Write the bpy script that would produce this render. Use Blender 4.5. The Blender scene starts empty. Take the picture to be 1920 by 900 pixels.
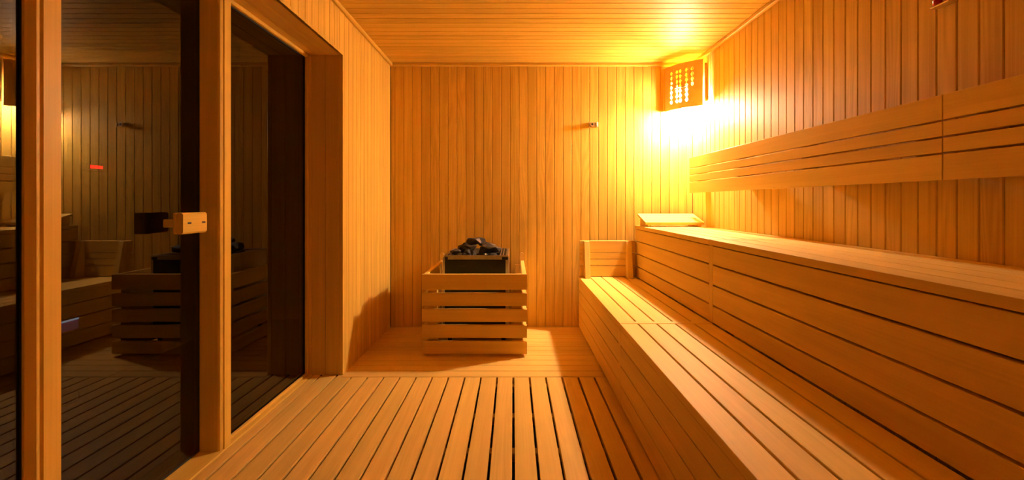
import bpy, bmesh, math, random
from mathutils import Vector, Matrix
random.seed(7)
SC = bpy.context.scene
COL = SC.collection

# ------------------------------------------------------------------ camera, world, exposure
F = 853.0                                   # focal length in pixels of the 1920 wide frame
cam_d = bpy.data.cameras.new('camera')
cam_d.sensor_fit = 'HORIZONTAL'; cam_d.sensor_width = 36.0; cam_d.lens = 36.0 * F / 1920.0
cam_d.shift_x = -2 / 1920.0; cam_d.shift_y = -71 / 1920.0
cam_d.clip_start = 0.02
cam = bpy.data.objects.new('camera', cam_d); COL.objects.link(cam)
cam.location = (0, 0, 1.0); cam.rotation_euler = (math.pi / 2, 0, 0)
SC.camera = cam
wd = bpy.data.worlds.new('world'); SC.world = wd; wd.use_nodes = True
wd.node_tree.nodes['Background'].inputs[0].default_value = (0.02, 0.022, 0.03, 1)
wd.node_tree.nodes['Background'].inputs[1].default_value = 0.15
vs = SC.view_settings
vs.view_transform = 'Standard'; vs.look = 'None'; vs.gamma = 1.0; vs.use_curve_mapping = False
vs.exposure = 0.0
SC.cycles.max_bounces = 14; SC.cycles.diffuse_bounces = 9; SC.cycles.glossy_bounces = 5
SC.cycles.transparent_max_bounces = 16; SC.cycles.sample_clamp_indirect = 40.0
LAMP_POWER = 2850.0                         # radiance of the frosted lamp glass
LAMP_COL = (1.0, 0.71, 0.50, 1)

# ------------------------------------------------------------------ room measures (metres)
XL, XR, YB, YF, ZC = -0.985, 1.445, 3.66, -0.75, 2.115
YJ = 2.633                                  # jamb: end of the left wall, start of the glass front
ZO = 1.852                                  # head of the glass front
XG = -1.20                                  # fixed glass
XD = -1.249                                 # door glass

# ------------------------------------------------------------------ materials
def mat_new(name):
    m = bpy.data.materials.new(name); m.use_nodes = True
    return m, m.node_tree.nodes, m.node_tree.links, m.node_tree.nodes['Principled BSDF']

def mth(N, L, op, a, b=None, c=None):
    n = N.new('ShaderNodeMath'); n.operation = op
    for i, v in enumerate((a, b, c)):
        if v is None: continue
        if isinstance(v, (int, float)): n.inputs[i].default_value = v
        else: L.new(v, n.inputs[i])
    return n.outputs[0]

def wood(name, axis, light, dark, rough=0.5, vary=0.13, rings=0.5, spec=0.13):
    m, N, L, P = mat_new(name)
    tc = N.new('ShaderNodeTexCoord'); oi = N.new('ShaderNodeObjectInfo')
    off = N.new('ShaderNodeVectorMath'); off.operation = 'SCALE'
    off.inputs[0].default_value = (37.1, 53.7, 19.3); L.new(oi.outputs['Random'], off.inputs['Scale'])
    add = N.new('ShaderNodeVectorMath'); add.operation = 'ADD'
    L.new(tc.outputs['Object'], add.inputs[0]); L.new(off.outputs[0], add.inputs[1])
    def mp(sl, sa):
        k = N.new('ShaderNodeMapping'); s = [sa, sa, sa]; s['xyz'.index(axis)] = sl
        k.inputs['Scale'].default_value = s; L.new(add.outputs[0], k.inputs['Vector']); return k.outputs[0]
    def noise(v, det, dist=0.0):
        n = N.new('ShaderNodeTexNoise'); n.inputs['Scale'].default_value = 1.0
        n.inputs['Detail'].default_value = det; n.inputs['Distortion'].default_value = dist
        L.new(v, n.inputs['Vector']); return n.outputs['Fac']
    fine = noise(mp(2.2, 170), 3)
    mid = noise(mp(0.9, 26), 3, 0.3)
    low = noise(mp(0.55, 8), 2, 0.2)
    ring = mth(N, L, 'SINE', mth(N, L, 'MULTIPLY', low, 95.0))
    # only some boards are flat-sawn: the random number of the board decides
    flat = mth(N, L, 'GREATER_THAN', mth(N, L, 'FRACT', mth(N, L, 'MULTIPLY', oi.outputs['Random'], 17.3)), 0.55)
    ringm = mth(N, L, 'MULTIPLY', mth(N, L, 'MULTIPLY', ring, flat), 0.18 * rings)
    f = mth(N, L, 'ADD', mth(N, L, 'MULTIPLY', fine, 0.45), mth(N, L, 'MULTIPLY', mid, 0.75))
    f = mth(N, L, 'ADD', f, ringm)
    f = mth(N, L, 'SUBTRACT', f, 0.14)
    ramp = N.new('ShaderNodeValToRGB'); L.new(f, ramp.inputs[0])
    ramp.color_ramp.elements[0].position = 0.22; ramp.color_ramp.elements[0].color = (*dark, 1)
    ramp.color_ramp.elements[1].position = 0.66; ramp.color_ramp.elements[1].color = (*light, 1)
    tint = mth(N, L, 'ADD', mth(N, L, 'MULTIPLY', oi.outputs['Random'], vary), 1.0 - vary * 0.62)
    hsv = N.new('ShaderNodeHueSaturation'); L.new(ramp.outputs[0], hsv.inputs['Color']); L.new(tint, hsv.inputs['Value'])
    hr = mth(N, L, 'FRACT', mth(N, L, 'MULTIPLY', oi.outputs['Random'], 7.7))
    L.new(mth(N, L, 'ADD', mth(N, L, 'MULTIPLY', hr, 0.006), 0.497), hsv.inputs['Hue'])
    L.new(hsv.outputs[0], P.inputs['Base Color'])
    P.inputs['Roughness'].default_value = rough; P.inputs['Specular IOR Level'].default_value = spec
    b = N.new('ShaderNodeBump'); b.inputs['Strength'].default_value = 0.12; b.inputs['Distance'].default_value = 0.002
    L.new(f, b.inputs['Height']); L.new(b.outputs[0], P.inputs['Normal'])
    return m

ALD_L, ALD_D = (0.755, 0.525, 0.108), (0.55, 0.355, 0.060)      # cladding boards
ABA_L, ABA_D = (0.78, 0.555, 0.145), (0.67, 0.460, 0.105)      # pale bench boards
CLAD = {a: wood('cladding_wood_' + a, a, ALD_L, ALD_D) for a in 'xyz'}
BENCH = {a: wood('bench_wood_' + a, a, ABA_L, ABA_D, 0.55, 0.10, 0.25, 0.10) for a in 'xyz'}
FLOOR = {a: wood('floor_wood_' + a, a, (0.72, 0.500, 0.140), (0.59, 0.395, 0.095), 0.5, 0.16, 0.35) for a in 'xyz'}
FRAME = {a: wood('frame_wood_' + a, a, (0.75, 0.515, 0.105), (0.62, 0.405, 0.070), 0.38, 0.08, 0.1) for a in 'xyz'}

def plain(name, col, rough=0.5, metal=0.0, noise=0.0, nscale=40.0, bump=0.0):
    m, N, L, P = mat_new(name)
    P.inputs['Roughness'].default_value = rough; P.inputs['Metallic'].default_value = metal
    tc = N.new('ShaderNodeTexCoord'); n = N.new('ShaderNodeTexNoise'); n.inputs['Scale'].default_value = nscale
    n.inputs['Detail'].default_value = 5
    L.new(tc.outputs['Object'], n.inputs['Vector'])
    r = N.new('ShaderNodeValToRGB'); L.new(n.outputs['Fac'], r.inputs[0])
    r.color_ramp.elements[0].position = 0.3; r.color_ramp.elements[1].position = 0.7
    r.color_ramp.elements[0].color = tuple(c * (1 - noise) for c in col) + (1,)
    r.color_ramp.elements[1].color = tuple(min(1, c * (1 + noise)) for c in col) + (1,)
    L.new(r.outputs[0], P.inputs['Base Color'])
    if bump:
        b = N.new('ShaderNodeBump'); b.inputs['Strength'].default_value = bump; b.inputs['Distance'].default_value = 0.01
        L.new(n.outputs['Fac'], b.inputs['Height']); L.new(b.outputs[0], P.inputs['Normal'])
    return m

def emit(name, col, s):
    m, N, L, P = mat_new(name)
    P.inputs['Base Color'].default_value = (*col[:3], 1)
    P.inputs['Emission Color'].default_value = (*col[:3], 1); P.inputs['Emission Strength'].default_value = s
    return m

def glass(name, tint):
    m, N, L, P = mat_new(name); N.remove(P)
    out = N['Material Output']
    fr = N.new('ShaderNodeFresnel'); fr.inputs['IOR'].default_value = 1.52
    g = N.new('ShaderNodeBsdfGlossy'); g.inputs['Roughness'].default_value = 0.0; g.inputs['Color'].default_value = (1, 1, 1, 1)
    t = N.new('ShaderNodeBsdfTransparent'); t.inputs['Color'].default_value = (*tint, 1)
    # the transparent pane does not bend the ray, so both faces reflect as seen from the air
    geo = N.new('ShaderNodeNewGeometry')
    L.new(mth(N, L, 'ADD', 1.52, mth(N, L, 'MULTIPLY', geo.outputs['Backfacing'], 1 / 1.52 - 1.52)), fr.inputs['IOR'])
    mx = N.new('ShaderNodeMixShader'); L.new(fr.outputs[0], mx.inputs[0]); L.new(t.outputs[0], mx.inputs[1]); L.new(g.outputs[0], mx.inputs[2])
    L.new(mx.outputs[0], out.inputs[0])
    return m

GLASS = glass('bronze_tinted_glass', (0.36, 0.29, 0.22))
SEAL = plain('black_rubber_seal', (0.012, 0.011, 0.010), 0.5)
DARK = plain('dark_underfloor', (0.035, 0.02, 0.012), 0.8, noise=0.3)
STEEL = plain('brushed_steel', (0.62, 0.58, 0.52), 0.32, 1.0, 0.08, 60)
BLACK = plain('black_enamel', (0.012, 0.011, 0.011), 0.38, 0.0, 0.2, 30)
STONE = plain('sauna_stone_grey', (0.030, 0.028, 0.027), 0.6, 0.0, 0.8, 26, 0.6)
BRASS = plain('pale_brass', (0.70, 0.58, 0.38), 0.35, 0.7, 0.08, 60)
REDP = plain('red_plastic', (0.65, 0.02, 0.02), 0.25, 0, 0.05)
AMBP = plain('amber_plastic', (0.85, 0.34, 0.03), 0.3, 0, 0.05)
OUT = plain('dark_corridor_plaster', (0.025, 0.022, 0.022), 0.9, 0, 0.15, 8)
LAMP_M = emit('lamp_glass_glow', LAMP_COL, LAMP_POWER)
RED_M = emit('red_indicator_glow', (1.0, 0.0, 0.012), 16.0)
BLUE_M = emit('blue_strip_glow', (0.22, 0.48, 1.0), 3.2)
VIOL_M = emit('violet_panel_glow', (0.30, 0.24, 0.75), 0.30)
SHADE_M = wood('lamp_shade_veneer', 'x', (0.74, 0.45, 0.16), (0.64, 0.36, 0.11), 0.5, 0.05, 0.2)
_n, _l = SHADE_M.node_tree.nodes, SHADE_M.node_tree.links          # thin veneer lets a little light through
_tr = _n.new('ShaderNodeBsdfTranslucent'); _tr.inputs['Color'].default_value = (0.62, 0.30, 0.07, 1)
_mx = _n.new('ShaderNodeMixShader'); _mx.inputs[0].default_value = 0.035
_l.new(_n['Principled BSDF'].outputs[0], _mx.inputs[1]); _l.new(_tr.outputs[0], _mx.inputs[2])
_l.new(_mx.outputs[0], _n['Material Output'].inputs[0])
WORLDPOS = {}

# ------------------------------------------------------------------ builders
def link(name, me, mat, parent=None, loc=(0, 0, 0)):
    o = bpy.data.objects.new(name, me); COL.objects.link(o)
    if mat and not me.materials: me.materials.append(mat)
    w = Vector(loc)
    if parent:
        o.parent = parent; o.location = w - WORLDPOS[parent.name]
    else:
        o.location = w
    WORLDPOS[o.name] = w
    return o

def thing(name, label, cat, loc, group=None):
    o = bpy.data.objects.new(name, None); COL.objects.link(o); o.location = loc
    o.empty_display_size = 0.1
    o['label'] = label; o['category'] = cat
    if group: o['group'] = group
    WORLDPOS[o.name] = Vector(loc)
    return o

def tag(o, label, cat, group=None):
    o['label'] = label; o['category'] = cat
    if group: o['group'] = group
    return o

def struct(o): o['kind'] = 'structure'; return o

CACHE = {}
def prism_mesh(axis, pts, length, key, mat):
    """closed profile pts (in the two other axes, cyclic order) swept along axis, centred."""
    k = (key, axis, round(length, 5), mat.name)
    if k in CACHE: return CACHE[k]
    ai = 'xyz'.index(axis); oth = [(1, 2), (0, 2), (0, 1)][ai]
    bm = bmesh.new(); rings = []
    for e in (-length / 2, length / 2):
        ring = []
        for p in pts:
            c = [0, 0, 0]; c[ai] = e; c[oth[0]], c[oth[1]] = p
            ring.append(bm.verts.new(c))
        rings.append(ring)
    n = len(pts)
    for i in range(n):
        bm.faces.new((rings[0][i], rings[0][(i + 1) % n], rings[1][(i + 1) % n], rings[1][i]))
    bm.faces.new(rings[0][::-1]); bm.faces.new(rings[1])
    bmesh.ops.recalc_face_normals(bm, faces=bm.faces)
    me = bpy.data.meshes.new(key if isinstance(key, str) else 'bar'); bm.to_mesh(me); bm.free()
    me.materials.append(mat); CACHE[k] = me
    return me

def cham(a0, a1, b0, b1, c):
    return [(a0 + c, b0), (a1 - c, b0), (a1, b0 + c), (a1, b1 - c), (a1 - c, b1), (a0 + c, b1), (a0, b1 - c), (a0, b0 + c)]

def bar(name, mats, axis, lo, hi, parent=None, c=0.003):
    """chamfered board between the world corners lo and hi, grain along axis."""
    lo, hi = Vector(lo), Vector(hi); d = hi - lo; mid = (lo + hi) / 2
    ai = 'xyz'.index(axis); oth = [(1, 2), (0, 2), (0, 1)][ai]
    a, b = d[oth[0]] / 2, d[oth[1]] / 2
    c = min(c, a * 0.45, b * 0.45)
    m = mats[axis] if isinstance(mats, dict) else mats
    me = prism_mesh(axis, cham(-a, a, -b, b, c), d[ai], ('bar', round(a, 4), round(b, 4), c), m)
    return link(name, me, m, parent, mid)

def join_bars(name, mat, items, parent=None, loc=(0, 0, 0)):
    """one mesh out of several plain boxes (lo, hi)."""
    bm = bmesh.new(); loc = Vector(loc)
    for lo, hi in items:
        lo, hi = Vector(lo), Vector(hi)
        M = Matrix.Translation((lo + hi) / 2 - loc) @ Matrix.Diagonal((*(hi - lo), 1))
        bmesh.ops.create_cube(bm, size=1, matrix=M)
    me = bpy.data.meshes.new(name); bm.to_mesh(me); bm.free()
    return link(name, me, mat, parent, loc)

def cyl(name, mat, p0, p1, r, parent=None, seg=16, r2=None, smooth=True):
    p0, p1 = Vector(p0), Vector(p1); d = p1 - p0; bm = bmesh.new()
    q = d.to_track_quat('Z', 'Y').to_matrix().to_4x4()
    bmesh.ops.create_cone(bm, cap_ends=True, segments=seg, radius1=r, radius2=r if r2 is None else r2, depth=d.length, matrix=q)
    if smooth:
        for f in bm.faces:
            if len(f.verts) == 4: f.smooth = True
    me = bpy.data.meshes.new(name); bm.to_mesh(me); bm.free()
    return link(name, me, mat, parent, (p0 + p1) / 2)

def plank_profile(w, t, c):
    return [(-w / 2, -t), (-w / 2, -c), (-w / 2 + c, 0), (w / 2 - c, 0), (w / 2, -c), (w / 2, -t)]

PITCH, GAP, TH = 0.0712, 0.0016, 0.016
def clad_plank(parent, axis, face, u0, u1, v0, v1, at, mats=CLAD, name='plank', chf=0.0032):
    """tongue and groove board. face: axis and sign the front looks to, at: coordinate of the front."""
    w = u1 - u0; ln = v1 - v0; um, vm = (u0 + u1) / 2, (v0 + v1) / 2
    prof = plank_profile(w, TH, chf)                  # (u, outward)
    fa, sg = face[1], (1 if face[0] == '+' else -1)
    ai = 'xyz'.index(axis); fi = 'xyz'.index(fa); ui = 3 - ai - fi
    oth = [(1, 2), (0, 2), (0, 1)][ai]
    pts = [(p[0], p[1] * sg) if oth == (ui, fi) else (p[1] * sg, p[0]) for p in prof]
    me = prism_mesh(axis, pts, ln, ('plank', fa, sg, round(w, 4), name), mats[axis])
    loc = [0, 0, 0]; loc[ai] = vm; loc[fi] = at; loc[ui] = um
    return link(name, me, mats[axis], parent, loc)

def fill(parent, axis, face, phase, pitch, ulo, uhi, v0, v1, at, mats=CLAD, gap=GAP, name='plank', chf=0.0032):
    k = math.floor((ulo - phase) / pitch)
    while phase + k * pitch < uhi - 0.004:
        a = max(phase + k * pitch + gap / 2, ulo); b = min(phase + (k + 1) * pitch - gap / 2, uhi)
        if b - a > 0.012: clad_plank(parent, axis, face, round(a, 5), round(b, 5), v0, v1, at, mats, name, chf)
        k += 1

# ------------------------------------------------------------------ room shell
BK = TH + 0.001
def slab(name, lo, hi, mat=DARK):
    return struct(join_bars(name, mat, [(lo, hi)], None, (Vector(lo) + Vector(hi)) / 2))

wall_back = slab('wall_back', (XL - 0.25, YB + BK, 0), (XR + 0.1, YB + BK + 0.05, ZC + 0.05))
fill(wall_back, 'z', '-y', 0.616, PITCH, XL, XR, 0.0, ZC, YB)
wall_right = slab('wall_right', (XR + BK, YF, 0), (XR + BK + 0.05, YB + BK, ZC + 0.05))
fill(wall_right, 'z', '-x', 1.340, 0.071, YF, YB, 0.0, ZC, XR)
wall_left = struct(join_bars('wall_left', DARK, [((XL - 0.09, YJ + 0.016, 0), (XL - BK, YB + BK, ZC)),
                                                 ((XL - 0.09, YF, ZO + 0.017), (XL - BK, YJ + 0.016, ZC))], None, (XL - 0.05, 2.0, 1.0)))
fill(wall_left, 'z', '+x', YJ + 0.022, PITCH, YJ + 0.022, YB, 0.0, ZC, XL)
fill(wall_left, 'z', '+x', YJ + 0.022 - 60 * PITCH, PITCH, YF, YJ + 0.022, ZO, ZC, XL)
ceiling = slab('ceiling', (XL - 0.09, YF, ZC + BK), (XR + 0.07, YB + 0.07, ZC + BK + 0.05))
fill(ceiling, 'x', '-z', 3.048, PITCH, YF, YB, XL, XR, ZC)
wall_front = slab('wall_front', (-1.30, YF - BK - 0.05, 0), (XR + 0.07, YF - BK, ZC + 0.05))
fill(wall_front, 'z', '+y', 0.616, PITCH, XL, XR, 0.0, ZC, YF)

floor = slab('floor', (-1.30, YF, -0.12), (XR + 0.07, YB + 0.07, -0.075))
YT = 2.604
# boards laid crosswise in front of the heater
fill(floor, 'x', '+z', YT, 0.0922, YT, YB, XL, XR, 0.0, FLOOR, 0.0022, 'floor_board', 0.003)
bar('floor_slat', FLOOR, 'y', (-1.0105, YT - 0.0055, -0.026), (XL - 0.002, YJ - 0.001, 0.0), floor, 0.002)
bar('board_edge', FLOOR, 'x', (XL, YT - 0.004, -0.05), (XR, YT, -0.003), floor, 0.001)
# open slats running towards the camera
g0, pt = 0.279, 0.0925
for k in range(-16, 13):
    a, b = g0 + k * pt + 0.0055, g0 + (k + 1) * pt - 0.0055
    a = max(a, -1.155)
    if b - a < 0.02 or a > XR - 0.05: continue
    b = min(b, XR)
    y1 = YT - 0.006
    if b < XL + 0.03: b = min(b, XL - 0.002); y1 = YJ - 0.001
    bar('floor_slat', FLOOR, 'y', (round(a, 4), YF, -0.026), (round(b, 4), y1, 0.0), floor, 0.001)
for k in range(11):
    y = 2.19 - 0.31 * k if k else 2.19
    if y - 0.05 < YF: break
    bar('batten', FLOOR, 'x', (-1.16, y - 0.022, -0.062), (XR, y + 0.022, -0.026), floor, 0.002)
bar('batten', FLOOR, 'x', (-1.16, 2.53, -0.062), (XR, 2.574, -0.026), floor, 0.002)

# cornice mouldings under the ceiling
def quarter(axis, lo, hi, name):
    return struct(bar(name, FRAME, axis, lo, hi, None, 0.009))
quarter('x', (XL, YB - 0.024, ZC - 0.026), (XR, YB, ZC), 'trim_1')
quarter('y', (XL, YF, ZC - 0.024), (XL + 0.022, YB - 0.024, ZC), 'trim_2')
quarter('y', (XR - 0.024, YF, ZC - 0.026), (XR, YB - 0.024, ZC), 'trim_3')
# corner bead where the left wall turns into the opening
t4 = struct(bar('trim_4', FRAME, 'z', (XL - 0.022, YJ - 0.001, 0.0), (XL + 0.001, YJ + 0.021, ZO), None, 0.002))
# ------------------------------------------------------------------ glass front
# jamb: boards across the thickness of the wall, facing the camera
jamb = struct(join_bars('trim_5', DARK, [((XG - 0.045, YJ + 0.0165, 0), (XL - 0.023, YJ + 0.06, ZC))], None, (-1.1, YJ + 0.03, 1.0)))
for a, b in ((XG + 0.002, XG + 0.032), (XG + 0.033, XG + 0.112), (XG + 0.1135, XL - 0.0225)):
    clad_plank(jamb, 'z', '-y', a, b, 0.0, ZO + 0.02, YJ, FRAME, 'plank', 0.002)
# soffit
soff = struct(join_bars('trim_6', DARK, [((XG - 0.045, YF, ZO + 0.0165), (XL - 0.09, YJ, ZO + 0.06))], None, (-1.1, 1.0, ZO + 0.03)))
for a, b in ((XG - 0.045, XG + 0.060), (XG + 0.0615, XG + 0.132), (XG + 0.1335, XL - 0.001)):
    clad_plank(soff, 'y', '-z', a, b, YF, YJ, ZO, FRAME, 'plank', 0.003)
# sill board on the floor
sill = struct(bar('trim_7', FRAME, 'y', (-1.29, YF, -0.04), (-1.159, YJ, 0.004), None, 0.003))

P1, P2 = (1.119, 1.175), (1.815, 1.880)
XP = -1.164
def post(name, pts, y0):
    prof = [(x - XP + 0.045, y - y0) for x, y in pts]
    me = prism_mesh('z', prof, ZO, name, FRAME['z'])
    return struct(link(name, me, FRAME['z'], None, (XP - 0.045, y0, ZO / 2)))
PB = XP - 0.107                              # back of the posts
p1 = post('trim_8', [(PB, 1.099), (-1.1806, 1.099), (-1.1665, 1.1135), (-1.1665, 1.117), (-1.1690, 1.1195), (-1.1690, 1.1235), (-1.1640, 1.128),
                     (XP, P1[1] - 0.003), (XP - 0.003, P1[1]), (PB, P1[1])], 1.14)
p2 = post('trim_9', [(PB, P2[0]), (-1.1790, P2[0]), (-1.1720, P2[0] + 0.004), (-1.1690, P2[0] + 0.012), (-1.1690, P2[0] + 0.017), (-1.1640, P2[0] + 0.021),
                     (XP, P2[1] - 0.003), (XP - 0.003, P2[1]), (PB, P2[1])], 1.85)
# beads that hold the fixed panes
def bead(parent, axis, lo, hi): return bar('glazing_bead', FRAME, axis, lo, hi, parent, 0.005)
def pane(parent, y0, y1, x, z0, z1, name='glass_pane'):
    return join_bars(name, GLASS, [((x - 0.008, y0, z0), (x, y1, z1))], parent, (x, (y0 + y1) / 2, 0.9))
def window(name, y0, y1, XG, far_bead=True):
    z1 = ZO - 0.018; e = 0.010 if far_bead else 0.002
    w = struct(join_bars(name, SEAL, [((XG - 0.014, y0, 0.004), (XG + 0.001, y0 + 0.010, ZO)), ((XG - 0.014, y1 - e, 0.004), (XG + 0.001, y1, ZO)),
                                      ((XG - 0.014, y0 + 0.01, 0.004), (XG + 0.001, y1 - e, 0.012)), ((XG - 0.014, y0 + 0.01, z1 - 0.004), (XG + 0.001, y1 - e, ZO))],
                         None, (XG, (y0 + y1) / 2, 0)))
    pane(w, y0 + 0.009, y1 - e + 0.001, XG - 0.003, 0.011, z1 - 0.003)
    bead(w, 'z', (XG + 0.001, y0, 0.004), (XG + 0.020, y0 + 0.018, ZO))
    ye = y1 - 0.0005
    if far_bead:
        bead(w, 'z', (XG + 0.001, y1 - 0.018, 0.004), (XG + 0.020, y1, ZO)); ye = y1 - 0.018
    bead(w, 'y', (XG + 0.001, y0 + 0.018, 0.004), (XG + 0.018, ye, 0.016))
    bead(w, 'y', (XG + 0.001, y0 + 0.018, z1), (XG + 0.022, ye, ZO))
    return w
window('window_1', YF, 1.0985, -1.188, False)
window('window_2', P2[1], YJ, XG)
# door: one sheet of tinted glass with a seal round its edge and a wooden handle
dy0, dy1 = P1[1] + 0.001, P2[0] - 0.001
door = struct(join_bars('door_1', SEAL, [((XD - 0.012, dy0, 0.006), (XD - 0.001, dy0 + 0.006, ZO - 0.004)), ((XD - 0.012, dy1 - 0.006, 0.006), (XD - 0.001, dy1, ZO - 0.004)),
                                         ((XD - 0.012, dy0 + 0.006, 0.006), (XD - 0.001, dy1 - 0.006, 0.014)), ((XD - 0.012, dy0 + 0.006, ZO - 0.012), (XD - 0.001, dy1 - 0.006, ZO - 0.004))],
                        None, (XD, dy0, 0)))
pane(door, dy0 + 0.005, dy1 - 0.005, XD - 0.002, 0.013, ZO - 0.011)
HY = 1.643
hd = bar('door_handle', FRAME, 'y', (XD + 0.058, HY - 0.037, 0.886), (XD + 0.084, HY + 0.088, 0.962), door, 0.006)
bar('handle_rail', FRAME, 'z', (XD + 0.046, HY - 0.037, 0.886), (XD + 0.0575, HY + 0.0, 0.962), hd, 0.004)
bar('handle_stem', FRAME, 'x', (XD - 0.001, HY - 0.018, 0.909), (XD + 0.046, HY + 0.012, 0.938), hd, 0.003)
for yy in (HY - 0.005, HY + 0.070):
    join_bars('slot', SEAL, [((XD + 0.0838, yy - 0.009, 0.921), (XD + 0.0846, yy + 0.009, 0.928))], hd, (XD + 0.084, yy, 0.9245))
# outside of the glass: a dark corridor
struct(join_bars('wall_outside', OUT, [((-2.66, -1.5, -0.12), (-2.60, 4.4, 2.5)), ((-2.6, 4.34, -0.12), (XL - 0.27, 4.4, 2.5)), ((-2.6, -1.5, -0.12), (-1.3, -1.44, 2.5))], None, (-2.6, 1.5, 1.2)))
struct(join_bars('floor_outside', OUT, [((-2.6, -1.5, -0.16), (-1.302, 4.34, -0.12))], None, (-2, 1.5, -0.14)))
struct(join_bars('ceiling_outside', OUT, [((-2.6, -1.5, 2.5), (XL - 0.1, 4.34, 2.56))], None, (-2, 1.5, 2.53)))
led = thing('status_light', 'small glowing red oblong light seen through the dark glass door', 'light', (-2.60, 2.812, 1.20))
bar('light_housing', SEAL, 'y', (-2.60, 2.74, 1.19), (-2.575, 2.885, 1.243), led, 0.003)
join_bars('light_lens', RED_M, [((-2.5752, 2.770, 1.207), (-2.573, 2.854, 1.226))], led, (-2.574, 2.812, 1.216))
lb = thing('light_box', 'low box with a blue lit top edge behind the dark glass door', 'light box', (-2.50, 2.60, -0.12))
bar('box_body', OUT, 'y', (-2.59, 2.36, -0.12), (-2.46, 2.575, 0.286), lb, 0.004)
bar('box_top', OUT, 'y', (-2.59, 2.36, 0.287), (-2.461, 2.575, 0.340), lb, 0.003)
join_bars('lit_panel', VIOL_M, [((-2.4605, 2.365, 0.288), (-2.457, 2.572, 0.337))], lb, (-2.458, 2.5, 0.31))
join_bars('lit_strip', BLUE_M, [((-2.462, 2.365, 0.3405), (-2.454, 2.572, 0.348))], lb, (-2.457, 2.5, 0.344))

# ------------------------------------------------------------------ benches
XLF, XUF = 0.522, 0.972                      # fronts of lower and upper bench
ZL, ZU = 0.4065, 0.815                       # tops
YE = 3.632                                   # benches end here, just off the back wall
YM = 2.24                                    # joint of the bench sections
def bench(label, x0, x1, ztop, y0, y1, edges, nboards, post_at, thick=0.028, topgap=0.008):
    t = thing('sauna_bench', label, 'bench', ((x0 + x1) / 2, (y0 + y1) / 2, 0), 'two-tier sauna bench sections')
    pitch = (x1 - x0 + topgap) / nboards
    ya = y0 + (0.022 if post_at else 0); yb = y1
    for i in range(nboards):
        a = x0 + i * pitch
        bar('seat_slat', BENCH, 'y', (a, ya, ztop - thick), (a + pitch - topgap, yb, ztop), t, 0.0015 if x0 < 0.7 else 0.0005)
    for (za, zb) in edges:
        bar('front_board', BENCH, 'y', (x0 + 0.002, ya, za), (x0 + 0.024, yb, zb), t, 0.0015)
    if post_at:                               # upright and cross strip that close the joint, flush with the boards
        bar('joint_post', BENCH, 'z', (x0 + 0.001, y0 - 0.022, 0.012 if x0 < 0.7 else ZL + 0.004), (x0 + 0.026, y0 + 0.020, ztop - thick - 0.002), t, 0.002)
        bar('joint_strip', BENCH, 'x', (x0, y0 - 0.020, ztop - thick), (x1 - topgap * 0, y0 + 0.020, ztop + 0.001), t, 0.003)
    zb0 = 0.0
    for y in (y0 + 0.07, (y0 + y1) / 2, y1 - 0.06):
        bar('support_upright', BENCH, 'z', (x0 + 0.027, y - 0.02, zb0), (x0 + 0.066, y + 0.02, ztop - thick - 0.001), t, 0.001)
        bar('support_rail', BENCH, 'x', (x0 + 0.067, y - 0.02, ztop - thick - 0.06), (x1 - 0.003, y + 0.02, ztop - thick - 0.001), t, 0.001)
    return t
LOW_E = [(0.302, ZL - 0.030), (0.204, 0.297), (0.107, 0.199), (0.012, 0.102)]
UP_E = [(0.697, ZU - 0.031), (0.598, 0.689), (0.499, 0.590), (0.412, 0.491)]
bench('lower slatted bench section by the back wall, in front of the higher bench', XLF, XUF, ZL, YM + 0.0, YE, LOW_E, 5, True)
bench('lower slatted bench section nearest the viewer, long and unbroken along the floor', XLF, XUF, ZL, YF + 0.02, YM - 0.022, LOW_E, 5, False)
bench('upper bench section in the far corner under the glowing lamp', XUF, XR - 0.004, ZU, YM, YE, UP_E, 5, True, 0.026, 0.007)
bench('upper bench section nearest the viewer, long smooth top below the wall backrest', XUF, XR - 0.004, ZU, YF + 0.02, YM - 0.022, UP_E, 5, False, 0.026, 0.007)

# ------------------------------------------------------------------ backrests on the right wall
XB = 1.362
def backrest(label, y0, y1):
    t = thing('slatted_backrest', label, 'backrest', (XR, (y0 + y1) / 2, 1.074), 'wall backrests on the right')
    for za, zb in ((1.2625, 1.342), (1.2105, 1.2555), (1.1585, 1.2035), (1.0705, 1.1515)):
        bar('backrest_board', BENCH, 'y', (XB, y0, za), (XB + 0.022, y1, zb), t, 0.0015)
    n = 4
    for i in range(n):
        y = y0 + 0.10 + (y1 - y0 - 0.20) * i / (n - 1)
        bar('bracket', BENCH, 'z', (XB + 0.0225, y - 0.02, 1.125), (XR - 0.0025, y + 0.02, 1.29), t, 0.002)
    return t
backrest('long four-board wall backrest running from the vertical joint to the lamp corner', 1.4455, 3.515)
backrest('four-board wall backrest on the viewer side of the vertical joint', YF + 0.1, 1.4405)

# ------------------------------------------------------------------ headrests
def poly_prism(name, mat, pts, x0, x1, parent):
    """side outline pts in (y, z), swept along x"""
    cy = sum(p[0] for p in pts) / len(pts); cz = sum(p[1] for p in pts) / len(pts)
    bm = bmesh.new()
    A = [bm.verts.new((x0 - (x0 + x1) / 2, p[0] - cy, p[1] - cz)) for p in pts]
    B = [bm.verts.new((x1 - (x0 + x1) / 2, p[0] - cy, p[1] - cz)) for p in pts]
    n = len(pts)
    for i in range(n): bm.faces.new((A[i], A[(i + 1) % n], B[(i + 1) % n], B[i]))
    bm.faces.new(A[::-1]); bm.faces.new(B)
    bmesh.ops.recalc_face_normals(bm, faces=bm.faces)
    bmesh.ops.bevel(bm, geom=list(bm.edges), offset=0.0015, segments=1, affect='EDGES')
    me = bpy.data.meshes.new(name); bm.to_mesh(me); bm.free()
    return link(name, me, mat, parent, ((x0 + x1) / 2, cy, cz))
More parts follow.
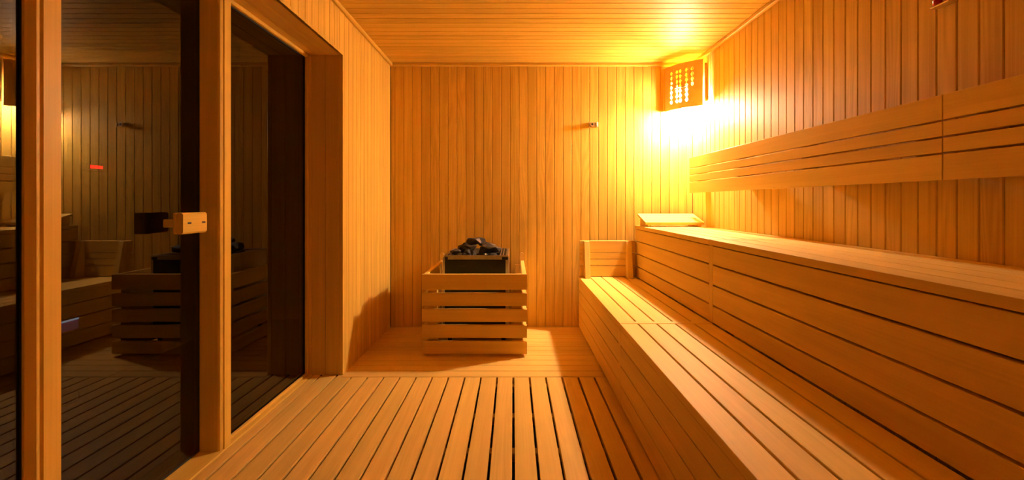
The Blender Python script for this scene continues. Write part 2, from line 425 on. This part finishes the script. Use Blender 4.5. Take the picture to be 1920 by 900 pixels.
# sloping headrest on the upper bench
hr = thing('headrest', 'sloping wooden headrest wedge on the upper bench, brightly lit below the lamp', 'headrest', (1.2, 3.48, ZU))
yA, zA, yBk, zBk = 3.385, 0.850, 3.605, 0.910
sl = (zBk - zA) / (yBk - yA)
nb = 4; step = (yBk - yA) / nb
for i in range(nb):
    a, b = yA + i * step, yA + (i + 1) * step - 0.003
    poly_prism('headrest_slat', BENCH['x'], [(a, zA + sl * (a - yA)), (b, zA + sl * (b - yA)), (b, zA + sl * (b - yA) - 0.018), (a, zA + sl * (a - yA) - 0.018)], 0.985, 1.425, hr)
for xx in (1.005, 1.38):
    poly_prism('side_wedge', BENCH['y'], [(yA + 0.01, zA - 0.0165), (yBk - 0.004, zBk - 0.020), (yBk - 0.004, ZU + 0.001), (yA + 0.01, ZU + 0.001)], xx, xx + 0.025, hr)
# upright headrest on the lower bench
h2 = thing('headrest', 'upright four-board headrest with two wedge struts on the lower bench', 'headrest', (0.75, 3.62, ZL))
for za, zb in ((0.603, 0.694), (0.5515, 0.5965), (0.5005, 0.5455), (0.411, 0.494)):
    bar('headrest_board', BENCH, 'x', (0.530, 3.607, za), (0.968, 3.626, zb), h2, 0.002)
for xx in (0.560, 0.892):
    poly_prism('wedge_strut', BENCH['z'], [(3.580, 0.692), (3.606, 0.692), (3.606, ZL + 0.001), (3.520, ZL + 0.001)], xx, xx + 0.040, h2)

# ------------------------------------------------------------------ heater and its wooden guard
GX0, GX1, GY0, GY1 = -0.589, 0.090, 2.938, 3.652
gd = thing('heater_guard', 'slatted wooden guard frame standing around the black sauna heater', 'guard rail', ((GX0 + GX1) / 2, 3.3, 0))
rows = [(0.433, 0.535), (0.329, 0.412), (0.226, 0.308), (0.122, 0.205), (0.018, 0.101)]
for za, zb in rows:
    bar('front_slat', BENCH, 'x', (GX0, GY0, za), (GX1, GY0 + 0.026, zb), gd, 0.004)
for xa in (GX0 + 0.004, GX1 - 0.032):
    for za, zb in rows:
        bar('side_slat', BENCH, 'y', (xa, GY0 + 0.0265, za), (xa + 0.028, GY1, zb - 0.002), gd, 0.003)
for xa in (GX0 + 0.033, GX1 - 0.095):
    bar('post', BENCH, 'z', (xa, GY0 + 0.027, 0.0), (xa + 0.062, GY0 + 0.065, 0.50), gd, 0.003)
for xa in (GX0 + 0.033, GX1 - 0.073):
    bar('post', BENCH, 'z', (xa, GY1 - 0.035, 0.0), (xa + 0.040, GY1, 0.50), gd, 0.003)
# round-topped uprights at the wall ends of the side rails
for xa in (GX0 + 0.003, GX1 - 0.039):
    bm = bmesh.new(); pr = [(-0.018, 0), (0.018, 0)] + [(0.018 * math.cos(math.pi * i / 8), 0.045 + 0.018 * math.sin(math.pi * i / 8)) for i in range(9)]
    A = [bm.verts.new((p[0], -0.009, p[1])) for p in pr]; B = [bm.verts.new((p[0], 0.009, p[1])) for p in pr]
    for i in range(len(pr)): bm.faces.new((A[i], A[(i + 1) % len(pr)], B[(i + 1) % len(pr)], B[i]))
    bm.faces.new(A[::-1]); bm.faces.new(B); bmesh.ops.recalc_face_normals(bm, faces=bm.faces)
    me = bpy.data.meshes.new('end_upright'); bm.to_mesh(me); bm.free()
    link('end_upright', me, BENCH['z'], gd, (xa + 0.018, GY1 - 0.010, 0.5335))

HX0, HX1, HY0, HY1, HZ = -0.465, -0.036, 3.10, 3.58, 0.637
ht = thing('sauna_heater', 'black box sauna heater with steel rim full of dark stones', 'heater', ((HX0 + HX1) / 2, (HY0 + HY1) / 2, 0))
hx = (HX0 + HX1) / 2
casing = join_bars('casing', STEEL, [((HX0 - 0.006, HY0 + 0.012, 0.09), (HX0 + 0.006, HY1, HZ - 0.004)), ((HX1 - 0.006, HY0 + 0.012, 0.09), (HX1 + 0.006, HY1, HZ - 0.004)),
                                     ((HX0 + 0.006, HY1 - 0.012, 0.09), (HX1 - 0.006, HY1, HZ - 0.004)), ((HX0 + 0.006, HY0 + 0.02, 0.09), (HX1 - 0.006, HY1 - 0.012, 0.10))], ht, (hx, 3.34, 0.36))
bar('front_panel', BLACK, 'x', (HX0, HY0, 0.09), (HX1, HY0 + 0.0115, HZ - 0.030), ht, 0.002)
bar('rim_band', STEEL, 'x', (HX0 + 0.020, HY0 + 0.001, HZ - 0.0295), (HX1 - 0.040, HY0 + 0.0115, HZ - 0.011), ht, 0.001)
for xa, xb in ((HX0, HX0 + 0.0195), (HX1 - 0.0395, HX1)):
    join_bars('band_end', BLACK, [((xa, HY0 + 0.001, HZ - 0.0295), (xb, HY0 + 0.0115, HZ - 0.011))], ht, ((xa + xb) / 2, HY0, HZ - 0.02))
r = 0.024
join_bars('top_rim', STEEL, [((HX0 - 0.004, HY0 - 0.004, HZ - 0.0105), (HX1 + 0.004, HY0 + r * 0.5, HZ)), ((HX0 - 0.004, HY1 - r * 0.5, HZ - 0.003), (HX1 + 0.004, HY1 + 0.003, HZ)),
                             ((HX0 - 0.004, HY0 + r * 0.5, HZ - 0.003), (HX0 + r * 0.5, HY1 - r * 0.5, HZ)), ((HX1 - r * 0.5, HY0 + r * 0.5, HZ - 0.003), (HX1 + 0.004, HY1 - r * 0.5, HZ))], ht, (hx, 3.34, HZ))
bed = bar('stone_bed', BLACK, 'x', (HX0 + 0.007, HY0 + 0.013, HZ - 0.075), (HX1 - 0.007, HY1 - 0.013, HZ - 0.065), ht, 0.001)
for xx in (HX0 + 0.030, HX1 - 0.052, HX1 - 0.032):
    bar('grate_bar', STEEL, 'y', (xx - 0.003, HY0 + 0.0125, HZ - 0.006), (xx + 0.003, HY1 - 0.0125, HZ - 0.001), ht, 0.001)
for i in range(7):
    y = HY0 + 0.05 + i * 0.063
    bar('grate_rung', STEEL, 'x', (HX1 - 0.055, y - 0.003, HZ - 0.012), (HX1 - 0.013, y + 0.003, HZ - 0.0065), ht, 0.001)
for xx in (HX0 + 0.03, HX1 - 0.03):
    for yy in (HY0 + 0.04, HY1 - 0.04):
        cyl('foot', BLACK, (xx, yy, 0.0), (xx, yy, 0.0895), 0.014, ht)
bar('corner_angle', STEEL, 'z', (HX1 - 0.015, HY0 - 0.003, 0.09), (HX1 + 0.001, HY0 - 0.0005, HZ - 0.031), ht, 0.0005)
bar('corner_angle', STEEL, 'z', (HX0 - 0.016, HY0 + 0.002, 0.09), (HX0 - 0.0005, HY0 + 0.010, HZ - 0.012), ht, 0.0005)
bar('corner_angle', STEEL, 'z', (HX0 - 0.034, HY0 + 0.004, 0.09), (HX0 - 0.023, HY0 + 0.010, 0.575), ht, 0.0005)
bar('maker_plate', plain('dark_badge', (0.05, 0.045, 0.04), 0.4, 0.5), 'x', (-0.375, HY0 - 0.0015, 0.560), (-0.325, HY0 - 0.0002, 0.567), ht, 0.0003)

def stone(loc, size, label, seed, rot=0.0):
    rd = random.Random(seed); bm = bmesh.new()
    for _ in range(15):
        v = Vector((rd.gauss(0, 1), rd.gauss(0, 1), rd.gauss(0, 1))).normalized() * rd.uniform(0.82, 1.0)
        bm.verts.new((v.x * size[0], v.y * size[1], v.z * size[2]))
    res = bmesh.ops.convex_hull(bm, input=bm.verts)
    loose = [g for g in res['geom_interior'] if isinstance(g, bmesh.types.BMVert)]
    if loose: bmesh.ops.delete(bm, geom=loose, context='VERTS')
    bmesh.ops.bevel(bm, geom=list(bm.edges), offset=min(size) * 0.05, segments=1, affect='EDGES', clamp_overlap=True)
    bmesh.ops.recalc_face_normals(bm, faces=bm.faces)
    me = bpy.data.meshes.new('stone'); bm.to_mesh(me); bm.free()
    o = link('sauna_stone', me, STONE, None, loc); o.rotation_euler = (0, 0, rot)
    return tag(o, label, 'stone', 'stones on the heater')
gen = 'rough dark sauna stone packed within the pile on the heater'
ZBED = HZ - 0.064
PLACED = []
def settle(x, y, sz, zmin=ZBED):
    """lowest height at which the ellipsoid touches neither the bed nor a stone already placed"""
    z = zmin + sz[2]
    while True:
        ok = True
        for (p, q) in PLACED:
            d = math.sqrt(sum(((u - w) / (m + n)) ** 2 for u, w, m, n in zip((x, y, z), p, sz, q)))
            if d < 0.90: ok = False; break
        if ok: break
        z += 0.002
    PLACED.append(((x, y, z), sz))
    return (x, y, z)
k = 100
for ix in range(4):
    for iy in range(5):
        x = -0.400 + ix * 0.086 + random.uniform(-0.004, 0.004); y = 3.165 + iy * 0.087 + random.uniform(-0.004, 0.004)
        sz = (0.042, 0.042, 0.031)
        stone(settle(x, y, sz), sz, gen, k, 0.0); k += 1
for x, y, sz, lab, sd in (
        (-0.170, 3.215, (0.094, 0.062, 0.048), 'large flat dark stone at the right front of the heater pile', 3),
        (-0.405, 3.185, (0.048, 0.046, 0.026), 'low stone at the left front corner of the heater rim', 33),
        (-0.315, 3.165, (0.030, 0.028, 0.026), 'small rounded stone at the front middle of the heater rim', 41),
        (-0.355, 3.275, (0.060, 0.058, 0.042), 'dark angular stone at the upper left of the heater pile', 27),
        (-0.185, 3.345, (0.075, 0.062, 0.046), 'broad dark stone at the right back of the heater pile', 55),
        (-0.330, 3.400, (0.068, 0.060, 0.044), 'broad stone at the left back of the heater pile', 61),
        (-0.285, 3.250, (0.066, 0.056, 0.044), 'blocky grey stone at the middle top of the heater pile', 12),
        (-0.250, 3.460, (0.060, 0.050, 0.040), 'dark stone at the rear of the heater pile by the wall', 71)):
    stone(settle(x, y, sz), sz, lab, sd)

# ------------------------------------------------------------------ corner lamp
lp = thing('corner_lamp', 'glowing corner lamp with a perforated wooden shade high in the far corner', 'lamp', (1.345, 3.53, 1.72))
A0, A1 = Vector((1.218, 3.642)), Vector((1.416, 3.392))
nrm = Vector((-(A1 - A0).y, (A1 - A0).x)).normalized()
if nrm.x > 0: nrm = -nrm
Zs0, Zs1 = 1.722, 2.068
NU, NV = 70, 66
cols = [0.22, 0.385, 0.475, 0.635, 0.77]
def hole(u, v):
    z = (v - 0.12) / 0.76
    if z < 0 or z > 1: return False
    ph = (z * 7) % 1.0
    halfw = 0.010 + 0.026 * max(0.0, 1 - abs(ph - 0.5) * 2.4)
    if ph < 0.10 or ph > 0.90: return False
    for i, c in enumerate(cols):
        if i == 4 and (z < 0.45): continue
        if abs(u - c) < halfw: return True
    return False
bm = bmesh.new(); V = {}
def sv(i, j):
    if (i, j) not in V:
        u, v = i / NU, j / NV
        p = A0.lerp(A1, u) + nrm * (0.030 * (1 - (2 * u - 1) ** 2))
        V[(i, j)] = bm.verts.new((p.x - 1.345, p.y - 3.53, Zs0 + (Zs1 - Zs0) * v - 1.72))
    return V[(i, j)]
for i in range(NU):
    for j in range(NV):
        if not hole((i + 0.5) / NU, (j + 0.5) / NV):
            bm.faces.new((sv(i, j), sv(i + 1, j), sv(i + 1, j + 1), sv(i, j + 1)))
bmesh.ops.recalc_face_normals(bm, faces=bm.faces)
me = bpy.data.meshes.new('lamp_shade'); bm.to_mesh(me); bm.free()
sh = link('lamp_shade', me, SHADE_M, lp, (1.345, 3.53, 1.72))
so = sh.modifiers.new('thickness', 'SOLIDIFY'); so.thickness = 0.005; so.offset = 0
# uprights that hold the shade to the two walls
bar('shade_batten', FRAME, 'z', (1.205, YB - 0.020, Zs0 + 0.004), (1.222, YB, Zs1 - 0.004), lp, 0.002)
bar('shade_batten', FRAME, 'z', (XR - 0.020, 3.385, Zs0 + 0.03), (XR, 3.40, Zs1 - 0.03), lp, 0.002)
# frosted glass jar
bm = bmesh.new(); prof = [(0.0, 1.694), (0.022, 1.698), (0.034, 1.712), (0.040, 1.740), (0.041, 1.770), (0.039, 1.815), (0.035, 1.845), (0.030, 1.855)]
rings = []
for rr, z in prof:
    rings.append([bm.verts.new((rr * math.cos(2 * math.pi * i / 20), rr * math.sin(2 * math.pi * i / 20), z - 1.80)) for i in range(20)] if rr else [bm.verts.new((0, 0, z - 1.80))])
for i in range(20): bm.faces.new((rings[0][0], rings[1][(i + 1) % 20], rings[1][i]))
for q in range(1, len(rings) - 1):
    for i in range(20): bm.faces.new((rings[q][i], rings[q][(i + 1) % 20], rings[q + 1][(i + 1) % 20], rings[q + 1][i]))
bm.faces.new(rings[-1])
bmesh.ops.recalc_face_normals(bm, faces=bm.faces)
for f in bm.faces: f.smooth = True
me = bpy.data.meshes.new('lamp_glass'); bm.to_mesh(me); bm.free()
BX, BY = 1.345, 3.540
link('lamp_glass', me, LAMP_M, lp, (BX, BY, 1.80))
cyl('lamp_socket', plain('white_porcelain', (0.75, 0.72, 0.66), 0.4), (BX, BY, 1.8555), (BX, BY, 1.879), 0.036, lp, 20)
cyl('added_baffle', plain('light_baffle_metal', (0.30, 0.27, 0.24), 0.5, 0.6), (BX, BY, 1.8795), (BX, BY, 1.8835), 0.090, lp, 28)  # unseen disc added over the jar to block its light from the ceiling
bar('lamp_arm', STEEL, 'y', (BX - 0.012, BY + 0.01, 1.884), (BX + 0.012, YB, 1.894), lp, 0.002)

# ------------------------------------------------------------------ small fittings
s1 = thing('wall_sensor', 'small pale metal sensor clip on the back wall, left of the lamp', 'sensor', (0.648, YB, 1.622))
bar('sensor_plate', BRASS, 'x', (0.610, YB - 0.006, 1.602), (0.688, YB, 1.642), s1, 0.002)
cyl('sensor_knob', BRASS, (0.632, YB - 0.030, 1.622), (0.632, YB - 0.006, 1.622), 0.018, s1, 18)
cyl('sensor_hole', SEAL, (0.632, YB - 0.0308, 1.622), (0.632, YB - 0.0295, 1.622), 0.009, s1, 14)
bar('sensor_clip', BRASS, 'z', (0.664, YB - 0.026, 1.606), (0.676, YB - 0.006, 1.638), s1, 0.002)
YS = 1.508
s2 = thing('sensor_bracket', 'metal bracket with red and amber caps at the top of the right wall', 'sensor', (XR, YS, 1.66))
bar('bracket_plate', BRASS, 'z', (XR - 0.006, YS - 0.033, 1.653), (XR, YS + 0.033, 1.735), s2, 0.002)
bar('bracket_shelf', BRASS, 'y', (XR - 0.034, YS - 0.033, 1.653), (XR - 0.0065, YS + 0.033, 1.658), s2, 0.0015)
cyl('red_cap', REDP, (XR - 0.020, YS + 0.019, 1.6585), (XR - 0.020, YS + 0.019, 1.712), 0.013, s2, 18, 0.010)
cyl('amber_cap', AMBP, (XR - 0.020, YS - 0.017, 1.6585), (XR - 0.020, YS - 0.017, 1.705), 0.011, s2, 18, 0.009)
